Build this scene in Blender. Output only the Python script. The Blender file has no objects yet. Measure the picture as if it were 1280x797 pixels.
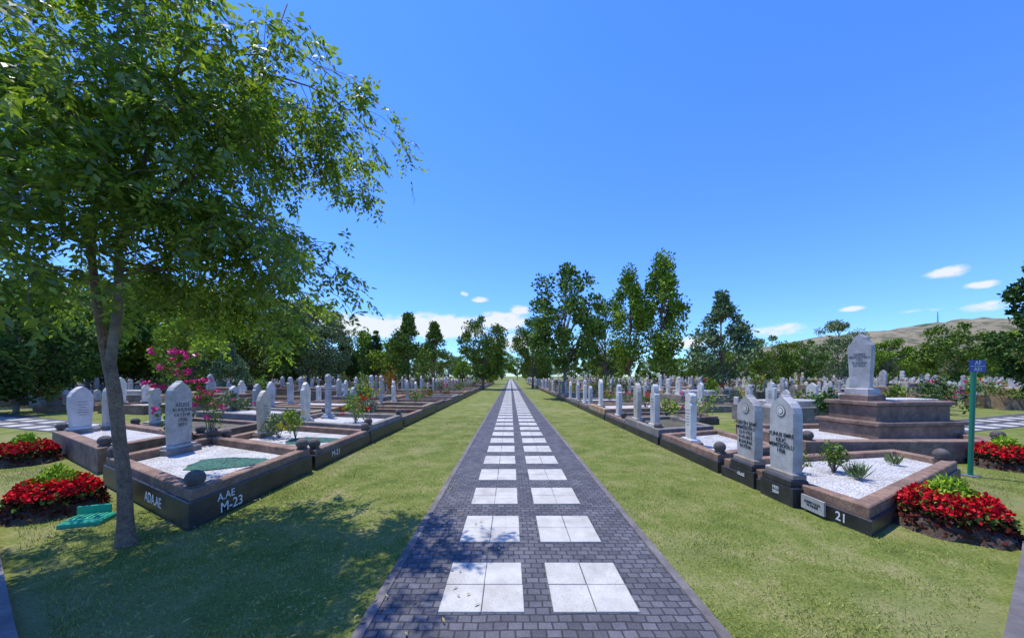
import bpy, bmesh, math, random
import numpy as np
from mathutils import Vector, Matrix
random.seed(7); rng=np.random.default_rng(7)
scene=bpy.context.scene
col=scene.collection
pi=math.pi
# ------------------------------------------------------------ materials
def new_mat(name):
    m=bpy.data.materials.new(name); m.use_nodes=True
    nt=m.node_tree; nt.nodes.clear()
    out=nt.nodes.new('ShaderNodeOutputMaterial')
    return m,nt,out
def N(nt,t,**k):
    n=nt.nodes.new(t)
    for a,b in k.items(): setattr(n,a,b)
    return n
def ramp(nt,fac,stops):
    r=N(nt,'ShaderNodeValToRGB'); e=r.color_ramp.elements
    while len(e)<len(stops): e.new(0.5)
    for i,(p,c) in enumerate(stops):
        e[i].position=p; e[i].color=(*c,1)
    nt.links.new(fac,r.inputs[0]); return r.outputs[0]
def noise(nt,vec,scale,detail=4,rough=.6):
    n=N(nt,'ShaderNodeTexNoise'); n.inputs['Scale'].default_value=scale
    n.inputs['Detail'].default_value=detail; n.inputs['Roughness'].default_value=rough
    nt.links.new(vec,n.inputs['Vector']); return n.outputs[0]
def geo_pos(nt): return N(nt,'ShaderNodeNewGeometry').outputs['Position']
def mixc(nt,fac,a,b,mode='MIX'):
    m=N(nt,'ShaderNodeMix',data_type='RGBA',blend_type=mode)
    for i,v in ((0,fac),(6,a),(7,b)):
        if isinstance(v,(int,float)): m.inputs[i].default_value=v
        elif isinstance(v,tuple): m.inputs[i].default_value=(*v,1)
        else: nt.links.new(v,m.inputs[i])
    return m.outputs[2]
def stone(name,c1,c2,scale=6,rough=.8,bump=.3,speck=None,bscale=60,objrand=0.0,grime=.72):
    m,nt,out=new_mat(name); p=geo_pos(nt)
    b=N(nt,'ShaderNodeBsdfPrincipled'); b.inputs['Roughness'].default_value=rough
    c=ramp(nt,noise(nt,p,scale,4,.65),[(.3,c1),(.7,c2)])
    if speck:
        v=ramp(nt,noise(nt,p,bscale*1.6,1),[(.55,(0,0,0)),(.7,(1,1,1))])
        c=mixc(nt,v,c,speck)
    g=ramp(nt,noise(nt,p,1.7,4,.7),[(.35,(grime,grime*.98,grime*.93)),(.6,(1,1,1))])
    c=mixc(nt,1.0,c,g,'MULTIPLY')
    if objrand>0:
        oi=N(nt,'ShaderNodeObjectInfo')
        rr=ramp(nt,oi.outputs['Random'],[(0,(1-objrand,1-objrand,1-objrand)),(.5,(1,.97,.93)),(1,(1+objrand*.5,1.0,.85))])
        c=mixc(nt,1.0,c,rr,'MULTIPLY')
    nt.links.new(c,b.inputs['Base Color'])
    bp=N(nt,'ShaderNodeBump'); bp.inputs['Strength'].default_value=bump; bp.inputs['Distance'].default_value=.01
    nt.links.new(noise(nt,p,bscale,2,.7),bp.inputs['Height']); nt.links.new(bp.outputs[0],b.inputs['Normal'])
    nt.links.new(b.outputs[0],out.inputs[0]); return m
M_brown=stone('brown_andesite',(.17,.105,.075),(.35,.245,.18),7,.85,.7,(.10,.07,.055),objrand=.25,grime=.6)
M_tan=stone('sandstone',(.36,.23,.12),(.54,.38,.22),4,.85,.4,(.25,.18,.12),objrand=.2,grime=.65)
M_grey=stone('grey_stone',(.20,.175,.15),(.36,.32,.275),5,.8,.5,(.15,.14,.13),objrand=.2,grime=.65)
M_black=stone('black_granite',(.016,.015,.016),(.05,.047,.046),5,.42,.1,(.08,.078,.075),grime=.55)
M_darkball=stone('dark_stone',(.07,.058,.048),(.16,.135,.115),12,.8,.5)
M_marble=stone('white_marble',(.56,.54,.50),(.74,.72,.67),3,.55,.1,objrand=.12,grime=.78)
M_cream=stone('cream_marble',(.48,.42,.33),(.64,.58,.48),4,.5,.15,objrand=.12,grime=.8)
M_marble2=stone('grey_marble',(.37,.355,.325),(.55,.53,.49),7,.6,.15,(.28,.27,.26),grime=.72)
M_letter=stone('carved_lettering',(.10,.10,.10),(.16,.16,.16),20,.8,.1)
M_soil=stone('soil',(.05,.032,.02),(.11,.075,.05),18,.95,1.0)
M_kerb=stone('kerb_concrete',(.12,.10,.095),(.20,.18,.165),8,.85,.4)
def gravel(name,ca,cb,scale=55):
    m,nt,out=new_mat(name); p=geo_pos(nt)
    b=N(nt,'ShaderNodeBsdfPrincipled'); b.inputs['Roughness'].default_value=.8
    v=N(nt,'ShaderNodeTexVoronoi'); v.inputs['Scale'].default_value=scale; nt.links.new(p,v.inputs['Vector'])
    s=N(nt,'ShaderNodeSeparateColor'); nt.links.new(v.outputs['Color'],s.inputs[0])
    c=ramp(nt,s.outputs[0],[(0,ca),(1,cb)])
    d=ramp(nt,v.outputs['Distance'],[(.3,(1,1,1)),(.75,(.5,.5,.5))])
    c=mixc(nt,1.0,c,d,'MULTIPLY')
    g=ramp(nt,noise(nt,p,2.5,4,.7),[(.35,(.75,.73,.68)),(.6,(1,1,1))]); c=mixc(nt,1.0,c,g,'MULTIPLY')
    nt.links.new(c,b.inputs['Base Color'])
    bp=N(nt,'ShaderNodeBump',invert=True); bp.inputs['Strength'].default_value=1; bp.inputs['Distance'].default_value=.015
    nt.links.new(v.outputs['Distance'],bp.inputs['Height']); nt.links.new(bp.outputs[0],b.inputs['Normal'])
    nt.links.new(b.outputs[0],out.inputs[0]); return m
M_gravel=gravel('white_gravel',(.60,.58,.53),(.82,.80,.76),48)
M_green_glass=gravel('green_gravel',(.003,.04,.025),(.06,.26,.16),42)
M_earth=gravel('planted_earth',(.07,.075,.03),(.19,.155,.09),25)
def plain(name,c,rough=.5,metal=0):
    m,nt,out=new_mat(name); b=N(nt,'ShaderNodeBsdfPrincipled')
    p=geo_pos(nt)
    cc=ramp(nt,noise(nt,p,14,3),[(.3,tuple(x*.8 for x in c)),(.7,c)])
    nt.links.new(cc,b.inputs['Base Color']); b.inputs['Roughness'].default_value=rough; b.inputs['Metallic'].default_value=metal
    nt.links.new(b.outputs[0],out.inputs[0]); return m
M_greenpaint=plain('green_paint',(.01,.20,.10),.4)
M_bluesign=plain('blue_sign_enamel',(.008,.04,.26),.35)
M_white=plain('white_paint',(.75,.75,.73),.6)
M_ink=plain('black_inscription',(.03,.03,.03),.6)
M_lid=plain('green_plastic',(.01,.36,.20),.6)
M_steel=plain('galvanised_steel',(.4,.4,.42),.4,.6)
def leafmat(name,a,b_,c,trans=0,gloss=.0,k=1.0):
    a=tuple(x*k for x in a);b_=tuple(x*k for x in b_);c=tuple(x*k for x in c)
    m,nt,out=new_mat(name)
    g=N(nt,'ShaderNodeNewGeometry')
    cc=ramp(nt,g.outputs['Random Per Island'],[(0,a),(.55,b_),(1,c)])
    oi=N(nt,'ShaderNodeObjectInfo')
    rr=ramp(nt,oi.outputs['Random'],[(0,(.8,.9,.85)),(1,(1.15,1.08,.95))])
    cc=mixc(nt,1.0,cc,rr,'MULTIPLY')
    d=N(nt,'ShaderNodeBsdfDiffuse'); nt.links.new(cc,d.inputs[0]); last=d
    if trans>0:
        t=N(nt,'ShaderNodeBsdfTranslucent')
        tc=mixc(nt,1.0,cc,(1.5,1.6,.6),'MULTIPLY'); nt.links.new(tc,t.inputs[0])
        mx=N(nt,'ShaderNodeMixShader'); mx.inputs[0].default_value=trans
        nt.links.new(d.outputs[0],mx.inputs[1]); nt.links.new(t.outputs[0],mx.inputs[2]); last=mx
    if gloss>0:
        gl=N(nt,'ShaderNodeBsdfGlossy'); gl.inputs['Roughness'].default_value=.4
        m2=N(nt,'ShaderNodeMixShader'); m2.inputs[0].default_value=gloss
        nt.links.new(last.outputs[0],m2.inputs[1]); nt.links.new(gl.outputs[0],m2.inputs[2]); last=m2
    nt.links.new(last.outputs[0],out.inputs[0]); return m
L_near=leafmat('leaf_ash',(.085,.14,.022),(.165,.235,.034),(.29,.36,.055),.48,.05)
L_mid=leafmat('leaf_green',(.045,.082,.018),(.095,.14,.027),(.165,.21,.042),k=1.5)
L_bright=leafmat('leaf_bright',(.08,.13,.018),(.155,.215,.026),(.23,.29,.04),k=1.45)
L_dark=leafmat('leaf_dark',(.022,.045,.015),(.045,.08,.022),(.08,.12,.03),k=1.4)
L_grey=leafmat('leaf_greygreen',(.09,.12,.055),(.15,.19,.085),(.24,.28,.14),k=1.3)
L_orange=leafmat('leaf_orange',(.25,.10,.02),(.35,.17,.03),(.2,.2,.03))
L_red=leafmat('petal_red',(.40,.004,.012),(.66,.012,.025),(.85,.05,.06))
L_maroon=leafmat('leaf_maroon',(.06,.015,.012),(.12,.03,.025),(.07,.07,.03))
L_lime=leafmat('leaf_lime',(.16,.28,.02),(.30,.44,.04),(.42,.54,.06))
L_pink=leafmat('petal_pink',(.5,.02,.14),(.7,.05,.25),(.8,.15,.4))
L_yellow=leafmat('petal_yellow',(.5,.42,.03),(.6,.5,.05),(.3,.35,.05))
L_grass=leafmat('grass_blade',(.13,.165,.03),(.225,.265,.06),(.40,.38,.14),k=1.15)
L_litter=leafmat('fallen_leaf',(.20,.13,.05),(.34,.26,.10),(.45,.38,.15))
M_bark=stone('bark',(.17,.105,.065),(.36,.25,.165),14,.9,1.0,(.10,.07,.05),bscale=45)
M_barkg=stone('bark_grey',(.13,.105,.085),(.27,.23,.185),10,.9,1.0,bscale=40)

def ground_mat():
    m,nt,out=new_mat('lawn_ground'); p=geo_pos(nt)
    b=N(nt,'ShaderNodeBsdfPrincipled'); b.inputs['Roughness'].default_value=.95; b.inputs['Specular IOR Level'].default_value=.1
    c=ramp(nt,noise(nt,p,1.8,6,.75),[(.32,(.10,.135,.028)),(.47,(.165,.20,.045)),(.60,(.245,.245,.085)),(.72,(.34,.29,.15))])
    f=ramp(nt,noise(nt,p,45,3,.7),[(.3,(.5,.53,.45)),(.7,(1.3,1.27,1.25))])
    c=mixc(nt,1.0,c,f,'MULTIPLY')
    q=ramp(nt,noise(nt,p,.35,4,.6),[(.52,(0,0,0)),(.70,(.7,.7,.7))])
    c=mixc(nt,q,c,(.27,.245,.12))
    nt.links.new(c,b.inputs['Base Color'])
    bp=N(nt,'ShaderNodeBump'); bp.inputs['Strength'].default_value=.7; bp.inputs['Distance'].default_value=.02
    nt.links.new(noise(nt,p,70,3,.7),bp.inputs['Height']); nt.links.new(bp.outputs[0],b.inputs['Normal'])
    nt.links.new(b.outputs[0],out.inputs[0]); return m
M_ground=ground_mat()
def paver_mat():
    m,nt,out=new_mat('charcoal_pavers'); p=geo_pos(nt)
    b=N(nt,'ShaderNodeBsdfPrincipled'); b.inputs['Roughness'].default_value=.8
    w=N(nt,'ShaderNodeTexNoise'); w.inputs['Scale'].default_value=5; nt.links.new(p,w.inputs['Vector'])
    vm=N(nt,'ShaderNodeVectorMath',operation='MULTIPLY_ADD'); nt.links.new(w.outputs['Color'],vm.inputs[0]); vm.inputs[1].default_value=(.03,.03,0); nt.links.new(p,vm.inputs[2])
    br=N(nt,'ShaderNodeTexBrick'); nt.links.new(vm.outputs[0],br.inputs['Vector'])
    br.inputs['Scale'].default_value=1; br.inputs['Brick Width'].default_value=.095; br.inputs['Row Height'].default_value=.07
    br.inputs['Mortar Size'].default_value=.006; br.inputs['Mortar Smooth'].default_value=.4
    br.inputs['Color1'].default_value=(.055,.056,.066,1); br.inputs['Color2'].default_value=(.105,.105,.12,1); br.inputs['Mortar'].default_value=(.026,.025,.026,1)
    f=ramp(nt,noise(nt,p,2.2,5,.7),[(.3,(.72,.72,.72)),(.7,(1.45,1.38,1.26))])
    c=mixc(nt,1.0,br.outputs['Color'],f,'MULTIPLY'); 
    d=ramp(nt,noise(nt,p,90,3,.7),[(.4,(.8,.8,.8)),(.75,(1.5,1.5,1.45))]); c=mixc(nt,1.0,c,d,'MULTIPLY')
    nt.links.new(c,b.inputs['Base Color'])
    bp=N(nt,'ShaderNodeBump',invert=True); bp.inputs['Strength'].default_value=.8; bp.inputs['Distance'].default_value=.008
    nt.links.new(br.outputs['Fac'],bp.inputs['Height']); nt.links.new(bp.outputs[0],b.inputs['Normal'])
    nt.links.new(b.outputs[0],out.inputs[0]); return m
M_paver=paver_mat()
M_tile=stone('white_tile',(.44,.42,.355),(.58,.56,.49),5,.7,.25,(.35,.33,.28),bscale=80,grime=.80)
# ------------------------------------------------------------ mesh builder
class MB:
    def __init__(s): s.v=[]; s.f=[]; s.m=[]; s.mats=[]
    def mi(s,mat):
        if mat not in s.mats: s.mats.append(mat)
        return s.mats.index(mat)
    def add(s,vs,fs,mat):
        o=len(s.v); s.v+= [tuple(x) for x in vs]; k=s.mi(mat)
        for f in fs: s.f.append([o+i for i in f]); s.m.append(k)
    def box(s,c,d,mat,yaw=0,bev=0):
        x,y,z=[q/2 for q in d]; ca,sa=math.cos(yaw),math.sin(yaw); vs=[]
        if bev<=0:
            P=[(-x,-y,-z),(x,-y,-z),(x,y,-z),(-x,y,-z),(-x,-y,z),(x,-y,z),(x,y,z),(-x,y,z)]
            F=[(3,2,1,0),(4,5,6,7),(0,1,5,4),(1,2,6,5),(2,3,7,6),(3,0,4,7)]
        else:
            P=[(-x,-y,-z),(x,-y,-z),(x,y,-z),(-x,y,-z),(-x,-y,z-bev),(x,-y,z-bev),(x,y,z-bev),(-x,y,z-bev),
               (-x+bev,-y+bev,z),(x-bev,-y+bev,z),(x-bev,y-bev,z),(-x+bev,y-bev,z)]
            F=[(3,2,1,0),(0,1,5,4),(1,2,6,5),(2,3,7,6),(3,0,4,7),(4,5,9,8),(5,6,10,9),(6,7,11,10),(7,4,8,11),(8,9,10,11)]
        for p in P: vs.append((c[0]+p[0]*ca-p[1]*sa,c[1]+p[0]*sa+p[1]*ca,c[2]+p[2]))
        s.add(vs,F,mat)
    def quadprism(s,q,z0,z1,mat,top=True,bev=.0):
        n=len(q); vs=[(x,y,z0) for x,y in q]+[(x,y,z1) for x,y in q]
        F=[(i,(i+1)%n,n+(i+1)%n,n+i) for i in range(n)]
        if top: F.append(tuple(range(n,2*n)))
        s.add(vs,F,mat)
    def ring(s,q,q2,z0,z1,zin,mat,bev=.012):
        n=len(q)
        qb=inset(q,bev); q2b=inset(q2,-bev)
        L=[[(x,y,z0) for x,y in q],[(x,y,z1-bev) for x,y in q],[(x,y,z1) for x,y in qb],[(x,y,z1) for x,y in q2b],[(x,y,z1-bev) for x,y in q2],[(x,y,zin) for x,y in q2]]
        vs=sum(L,[]); F=[]
        for k in range(len(L)-1):
            for i in range(n): F.append((k*n+i,k*n+(i+1)%n,(k+1)*n+(i+1)%n,(k+1)*n+i))
        s.add(vs,F,mat)
    def tube(s,pts,rad,mat,sides=7):
        vs=[]; F=[]
        for i,p in enumerate(pts):
            p=Vector(p); a=Vector(pts[max(i-1,0)]); b=Vector(pts[min(i+1,len(pts)-1)])
            t=(b-a).normalized(); u=t.cross(Vector((.3,1,.1))).normalized(); w=t.cross(u)
            for k in range(sides):
                an=2*pi*k/sides; vs.append(p+(u*math.cos(an)+w*math.sin(an))*rad[i])
        for i in range(len(pts)-1):
            for k in range(sides):
                F.append((i*sides+k,i*sides+(k+1)%sides,(i+1)*sides+(k+1)%sides,(i+1)*sides+k))
        F.append(tuple(range((len(pts)-1)*sides,len(pts)*sides)))
        s.add(vs,F,mat)
    def sphere(s,c,r,mat,seg=14,sz=1.0,rings=9):
        vs=[];F=[]
        for i in range(rings+1):
            ph=-pi/2+pi*i/rings
            for k in range(seg):
                a=2*pi*k/seg; vs.append((c[0]+r*math.cos(ph)*math.cos(a),c[1]+r*math.cos(ph)*math.sin(a),c[2]+r*sz*math.sin(ph)))
        for i in range(rings):
            for k in range(seg): F.append((i*seg+k,i*seg+(k+1)%seg,(i+1)*seg+(k+1)%seg,(i+1)*seg+k))
        s.add(vs,F,mat)
    def profile(s,prof,t,mat,c=(0,0,0),yaw=0):
        n=len(prof); ca,sa=math.cos(yaw),math.sin(yaw); vs=[]
        b=min(.012,t*.2); cy=sum(p[0] for p in prof)/n; cz=sum(p[1] for p in prof)/n
        ins=[(cy+(y-cy)*(1-.05),cz+(z-cz)*(1-.02)) for y,z in prof]
        L=[(-t/2,ins),(-t/2+b,prof),(t/2-b,prof),(t/2,ins)]
        for x,P in L:
            for y,z in P: vs.append((c[0]+x*ca-y*sa,c[1]+x*sa+y*ca,c[2]+z))
        F=[tuple(reversed(range(n))),tuple(range(3*n,4*n))]
        for k in range(3):
            for i in range(n): F.append((k*n+i,k*n+(i+1)%n,(k+1)*n+(i+1)%n,(k+1)*n+i))
        s.add(vs,F,mat)
    def obj(s,name,loc=(0,0,0),rotz=0,smooth=False,parent=None):
        me=bpy.data.meshes.new(name); me.from_pydata(s.v,[],s.f)
        for m in s.mats: me.materials.append(m)
        me.polygons.foreach_set('material_index',s.m)
        if smooth: me.polygons.foreach_set('use_smooth',[True]*len(s.f))
        me.update()
        o=bpy.data.objects.new(name,me); o.location=loc; o.rotation_euler[2]=rotz; col.objects.link(o)
        if parent: o.parent=parent
        return o
def inset(q,d):
    n=len(q); out=[]
    area=sum(q[i][0]*q[(i+1)%n][1]-q[(i+1)%n][0]*q[i][1] for i in range(n)); sg=1 if area>0 else -1
    for i in range(n):
        p0=Vector(q[i-1]);p1=Vector(q[i]);p2=Vector(q[(i+1)%n])
        e1=(p1-p0).normalized(); e2=(p2-p1).normalized()
        n1=Vector((-e1.y,e1.x))*sg; n2=Vector((-e2.y,e2.x))*sg
        b=(n1+n2); k=d/max(.3,(1+n1.dot(n2)))
        out.append((p1.x+b.x*k,p1.y+b.y*k))
    return out
def leaf_object(name,base,dr,side,L,W,mat,parent=None,fold=.0,extra=None):
    n=len(base); nor=np.cross(dr,side)
    V=np.empty((n,4,3))
    V[:,0]=base; mid=base+dr*(L*.45)[:,None]
    V[:,1]=mid+side*(W*.5)[:,None]+nor*(W*fold)[:,None]
    V[:,2]=base+dr*L[:,None]
    V[:,3]=mid-side*(W*.5)[:,None]+nor*(W*fold)[:,None]
    me=bpy.data.meshes.new(name)
    me.vertices.add(n*4); me.vertices.foreach_set('co',V.reshape(-1))
    me.loops.add(n*4); me.loops.foreach_set('vertex_index',np.arange(n*4,dtype=np.int32))
    me.polygons.add(n); me.polygons.foreach_set('loop_start',np.arange(0,n*4,4,dtype=np.int32))
    try: me.polygons.foreach_set('loop_total',np.full(n,4,dtype=np.int32))
    except Exception: pass
    me.materials.append(mat); me.update(calc_edges=True)
    o=bpy.data.objects.new(name,me); col.objects.link(o)
    if parent: o.parent=parent
    return o
def unit(a): return a/np.maximum(np.linalg.norm(a,axis=-1,keepdims=True),1e-9)
def rand_leaves(centers,radii,per,size,rg,up=.0,aspect=.6):
    n=len(centers)*per
    c=np.repeat(centers,per,axis=0); r=np.repeat(radii,per,axis=0)
    d=unit(rg.normal(size=(n,3))); rr=rg.random(n)**.45
    base=c+d*r*rr[:,None]
    dr=unit(rg.normal(size=(n,3))+d*.6+np.array([0,0,up]))
    side=unit(np.cross(dr,rg.normal(size=(n,3))))
    L=size*(.6+.8*rg.random(n)); return base,dr,side,L,L*aspect

# ------------------------------------------------------------ ground
EYE=1.6
g=MB(); R=4000
xs=[-R,-600,-100,-30,-10,0,10,30,100,600,R]; ys=[-400,-50,0,10,30,100,300,1000,R]
vs=[(x,y,0) for y in ys for x in xs]; nx=len(xs)
g.add(vs,[(j*nx+i,j*nx+i+1,(j+1)*nx+i+1,(j+1)*nx+i) for j in range(len(ys)-1) for i in range(nx-1)],M_ground)
g.obj('ground')
PC=.19; PH=1.09
p=MB(); p.quadprism([(PC-PH,-3),(PC+PH,-3),(PC+PH,190),(PC-PH,190)],-.05,.012,M_paver)
for sx in (-1,1):
    x=PC+sx*(PH+.035)
    p.quadprism([(x-.035,-3),(x+.035,-3),(x+.035,190),(x-.035,190)],-.05,.02,M_kerb)
p.obj('footpath')
t=MB(); y=2.31-.98*3; rt=random.Random(3)
while y<190:
    for x0 in (PC-.68,PC+.10):
        for a in (0,1):
            for b in (0,1):
                t.box((x0+.145+a*.293+rt.uniform(-.002,.002),y+.153+b*.308+rt.uniform(-.002,.002),.010+rt.uniform(-.001,.001)),(.287,.301,.022),M_tile,bev=.003,yaw=rt.uniform(-.004,.004))
    y+=.98
t.obj('white_paving_tiles')
for sx in (-1,1):
    k=MB()
    pts=[(sx*2.2,1.6),(sx*3.05,2.12),(sx*4.44,2.99),(sx*9,5.95)]
    for a,b in zip(pts[:-1],pts[1:]):
        A=Vector(a);B=Vector(b);d=(B-A).normalized();nn=Vector((-d.y,d.x))*sx
        q=[A+nn*0,B,B-nn*.09,A-nn*.09]; q=[(v.x,v.y) for v in q]
        if sx<0: q.reverse()
        k.quadprism(q,-.05,.06,M_kerb)
    k.obj('kerb')
    q=[(sx*2.3,1.5),(sx*9.2,5.85),(sx*12,4.0),(sx*5,-1)]
    if sx<0:q.reverse()
    k=MB(); k.quadprism(q,-.05,.008,M_paver); k.obj('side_road')
for sx in (-1,1):
    k=MB(); 
    A=(sx*11.0,9.1);B=(sx*24,13.5)
    q=[(A[0],A[1]),(B[0],B[1]),(B[0],B[1]+2.0),(A[0],A[1]+1.4)]
    if sx<0:q.reverse()
    k.quadprism(q,-.05,.012,M_paver)
    for i in range(12):
        u=i/12; x=A[0]+(B[0]-A[0])*u+sx*.5; yy=A[1]+(B[1]-A[1])*u+.4
        for dy in (0,.8): k.box((x,yy+dy+.1,.012),(.6,.5,.02),M_tile,yaw=sx*.32)
    k.obj('cross_footpath')

# ------------------------------------------------------------ graves
def warp(x,c,sx):
    s=.58*math.exp(-max(0,c-3.6)/10)
    return (sx*x, c+s*max(0,(x-3.4)))
def slope(c): return math.atan(.58*math.exp(-max(0,c-3.6)/10))
def prof_head(kind,w,h):
    if kind==0: half=[(.40,0),(.44,.3),(.5,.72),(.47,.78),(.36,.83),(.30,.87),(.24,.93),(.10,.97),(0,1.0)]
    elif kind==1: half=[(.46,0),(.5,.66),(.5,.74),(.36,.77),(.25,.78),(.30,.83),(.31,.89),(.25,.95),(.13,.99),(0,1.0)]
    elif kind==2: half=[(.5,0),(.5,.8),(.46,.88),(.35,.945),(.18,.99),(0,1.0)]
    elif kind==4: half=[(.30,0),(.34,.6),(.40,.74),(.22,.77),(.17,.80),(.30,.83),(.36,.88),(.34,.94),(.2,.985),(0,1.0)]
    elif kind==5: half=[(.60,0),(.62,.70),(.45,.74),(.40,.84),(.2,.93),(0,.97)]
    elif kind==6: half=[(.46,0),(.5,.2),(.5,.78),(.45,.85),(.34,.905),(.18,.95),(.07,.975),(.05,.99),(0,1.0)]
    else: half=[(.42,0),(.5,.5),(.5,.75),(.38,.86),(.2,.95),(0,1.0)]
    return [(x*w,z*h) for x,z in half]+[(-x*w,z*h) for x,z in reversed(half[:-1])]
def headstone(mb,c,w,h,t,kind,mat,basemat,yaw=0):
    mb.box((c[0],c[1],c[2]+.05),(t*2.2,w*1.35,.10),basemat,yaw,bev=.015)
    mb.box((c[0],c[1],c[2]+.125),(t*1.6,w*1.12,.05),mat,yaw,bev=.01)
    mb.profile(prof_head(kind,w,h-.15),t,mat,(c[0],c[1],c[2]+.15),yaw)
    for sgn in (-1,1):
        ox=sgn*(t/2+.001); ca,sa=math.cos(yaw),math.sin(yaw)
        for j,zz in enumerate((.30,.36,.42,.48,.55,.62)):
            mb.box((c[0]+ox*ca,c[1]+ox*sa,c[2]+.15+(h-.15)*zz),(.004,w*(.3+.25*((j*37)%10)/10),.011),M_letter,yaw)
def text(body,size,loc,nrm,mat,parent,name='inscription'):
    cu=bpy.data.curves.new(name,'FONT'); cu.body=body; cu.size=size; cu.align_x='CENTER'; cu.align_y='CENTER'; cu.extrude=.001; cu.offset=.001
    tmp=bpy.data.objects.new('tmp',cu); col.objects.link(tmp)
    dg=bpy.context.evaluated_depsgraph_get(); me=bpy.data.meshes.new_from_object(tmp.evaluated_get(dg))
    bpy.data.objects.remove(tmp)
    me.materials.clear(); me.materials.append(mat)
    o=bpy.data.objects.new(name,me); col.objects.link(o); o.parent=parent
    o.location=loc; o.rotation_euler=(pi/2,0,math.atan2(nrm[0],-nrm[1]))
    return o
def plot_quad(q,h,t,stone_m,fill,plinth=None,ph=.0,zfill=None,name='grave_plot',posts=False,patch=None):
    area=sum(q[i][0]*q[(i+1)%4][1]-q[(i+1)%4][0]*q[i][1] for i in range(4))
    if area<0: q=q[::-1]
    mb=MB(); qi=inset(q,t)
    zf=zfill if zfill is not None else h-.10
    mb.ring(q,qi,0,h,zf-.02,stone_m)
    mb.add([(x,y,zf) for x,y in qi],[(0,1,2,3)],fill)
    if plinth:
        qo=inset(q,-.03); mb.ring(qo,inset(q,.01),0,ph,ph-.03,plinth,.008)
    if patch:
        cx=sum(a[0] for a in qi)/4;cy=sum(a[1] for a in qi)/4
        q3=[]
        for k in range(30):
            a=2*pi*k/30; r=.46+.06*math.sin(3*a+.6)+random.uniform(-.03,.03)
            q3.append((cx+.35+r*math.cos(a)*1.2,cy-.1+r*math.sin(a)*.85))
        mb.quadprism(q3,zf-.01,zf+.012,patch)
    o=mb.obj(name)
    if posts:
        for (x,y) in inset(q,t*.6):
            s=MB(); s.sphere((0,0,0),.095,M_darkball,sz=.95); s.box((0,0,-.085),(.12,.12,.03),M_darkball); s.obj('stone_ball',(x,y,h+.09),smooth=True,parent=o)
    return o
fills=[M_gravel,M_gravel,M_earth,M_gravel,M_earth]
marbs=[M_marble,M_marble,M_marble2,M_marble2,M_cream,M_marble]
def head_obj(x,y,z,w,h,t,kind,mat,bm,yaw=0):
    mb=MB(); headstone(mb,(0,0,0),w,h,t,kind,mat,bm); return mb.obj('headstone',(x,y,z),yaw)
c=3.6; i=0; LX0,LX1=3.35,6.0
shrub_spots=[]
while c<70:
    dpt=[2.3,2.3,2.6,2.4,2.2][i%5]
    xa=LX0; xb=LX1+[0,.0,.2,-.1][i%4]
    gp=.02 if i%2 else .16
    q=[warp(xa,c,-1),warp(xb,c,-1),warp(xb,c+dpt-gp,-1),warp(xa,c+dpt-gp,-1)]
    h=[.40,.33,.42,.33,.44][i%5]
    sm=[M_brown,M_brown,M_grey,M_brown,M_tan][i%5]
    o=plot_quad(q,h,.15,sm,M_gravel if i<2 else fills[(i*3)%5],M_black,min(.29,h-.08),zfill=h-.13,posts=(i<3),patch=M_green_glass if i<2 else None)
    if i==0: plotA=o
    if i==1: plotB=o
    ns=[1,1,2,1,2][i%5]
    if i>0:
      for k in range(ns):
        cc=c+dpt*(k+.5)/ns
        x,y=warp(5.75,cc,-1)
        head_obj(x,y,h-.15,random.uniform(.28,.37),random.uniform(.95,1.4),.10,random.choice([0,1,3,4,6]),random.choice(marbs),random.choice([M_grey,M_brown,M_marble2]),random.uniform(-.05,.05))
    if i>=1 and random.random()<.75: shrub_spots.append((warp(4.4+random.random(),c+dpt*.5,-1),h))
    c+=dpt; i+=1
hm=MB(); hm.box((0,0,.05),(.30,.56,.10),M_grey,bev=.015); hm.box((0,0,.125),(.2,.46,.05),M_marble2,bev=.01); hm.profile(prof_head(6,.38,1.10),.12,M_marble2,(0,0,.15))
hs=hm.obj('headstone',(-5.78,6.0,.27))
text('AİLESİ\nRUHUNA\nFATİHA\n1926\n2011',.085,(.064,0,.66),(1,0),M_letter,hs)
text('A.AE',.12,(-3.317,4.02,.215),(1,0),M_white,plotA,'kerb_lettering')
text('M-23',.16,(-3.317,4.10,.085),(1,0),M_white,plotA,'kerb_lettering')
fn=Vector((-.58,-1)).normalized()
mid=Vector((-4.15,3.6+.58*.75)); pp=mid+fn*.034
text('ADA.AE',.16,(pp.x,pp.y,.16),fn,M_white,plotA,'kerb_lettering')
text('M-21',.15,(-3.317,6.55,.15),(1,0),M_white,plotB,'kerb_lettering')
# left column 2
c=3.7; i=0
while c<60:
    dpt=[2.2,2.6,2.3][i%3]
    xa,xb=6.75,9.9
    q=[warp(xa,c,-1),warp(xb,c,-1),warp(xb,c+dpt-.15,-1),warp(xa,c+dpt-.15,-1)]
    hh_=[.42,.34,.50,.38][i%4]
    plot_quad(q,hh_,.2,[M_brown,M_brown,M_grey,M_tan][i%4],fills[(i+1)%5] if i else M_gravel,zfill=hh_-.09,posts=(i<2))
    for k in range(2):
        x,y=warp(9.65,c+dpt*(.3+.4*k),-1)
        if random.random()<.75: head_obj(x,y,hh_-.1,random.uniform(.30,.42),random.uniform(.85,1.35),.11,random.choice([0,1,2,3,4,5,6]),random.choice(marbs),M_grey)
    c+=dpt; i+=1
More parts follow.
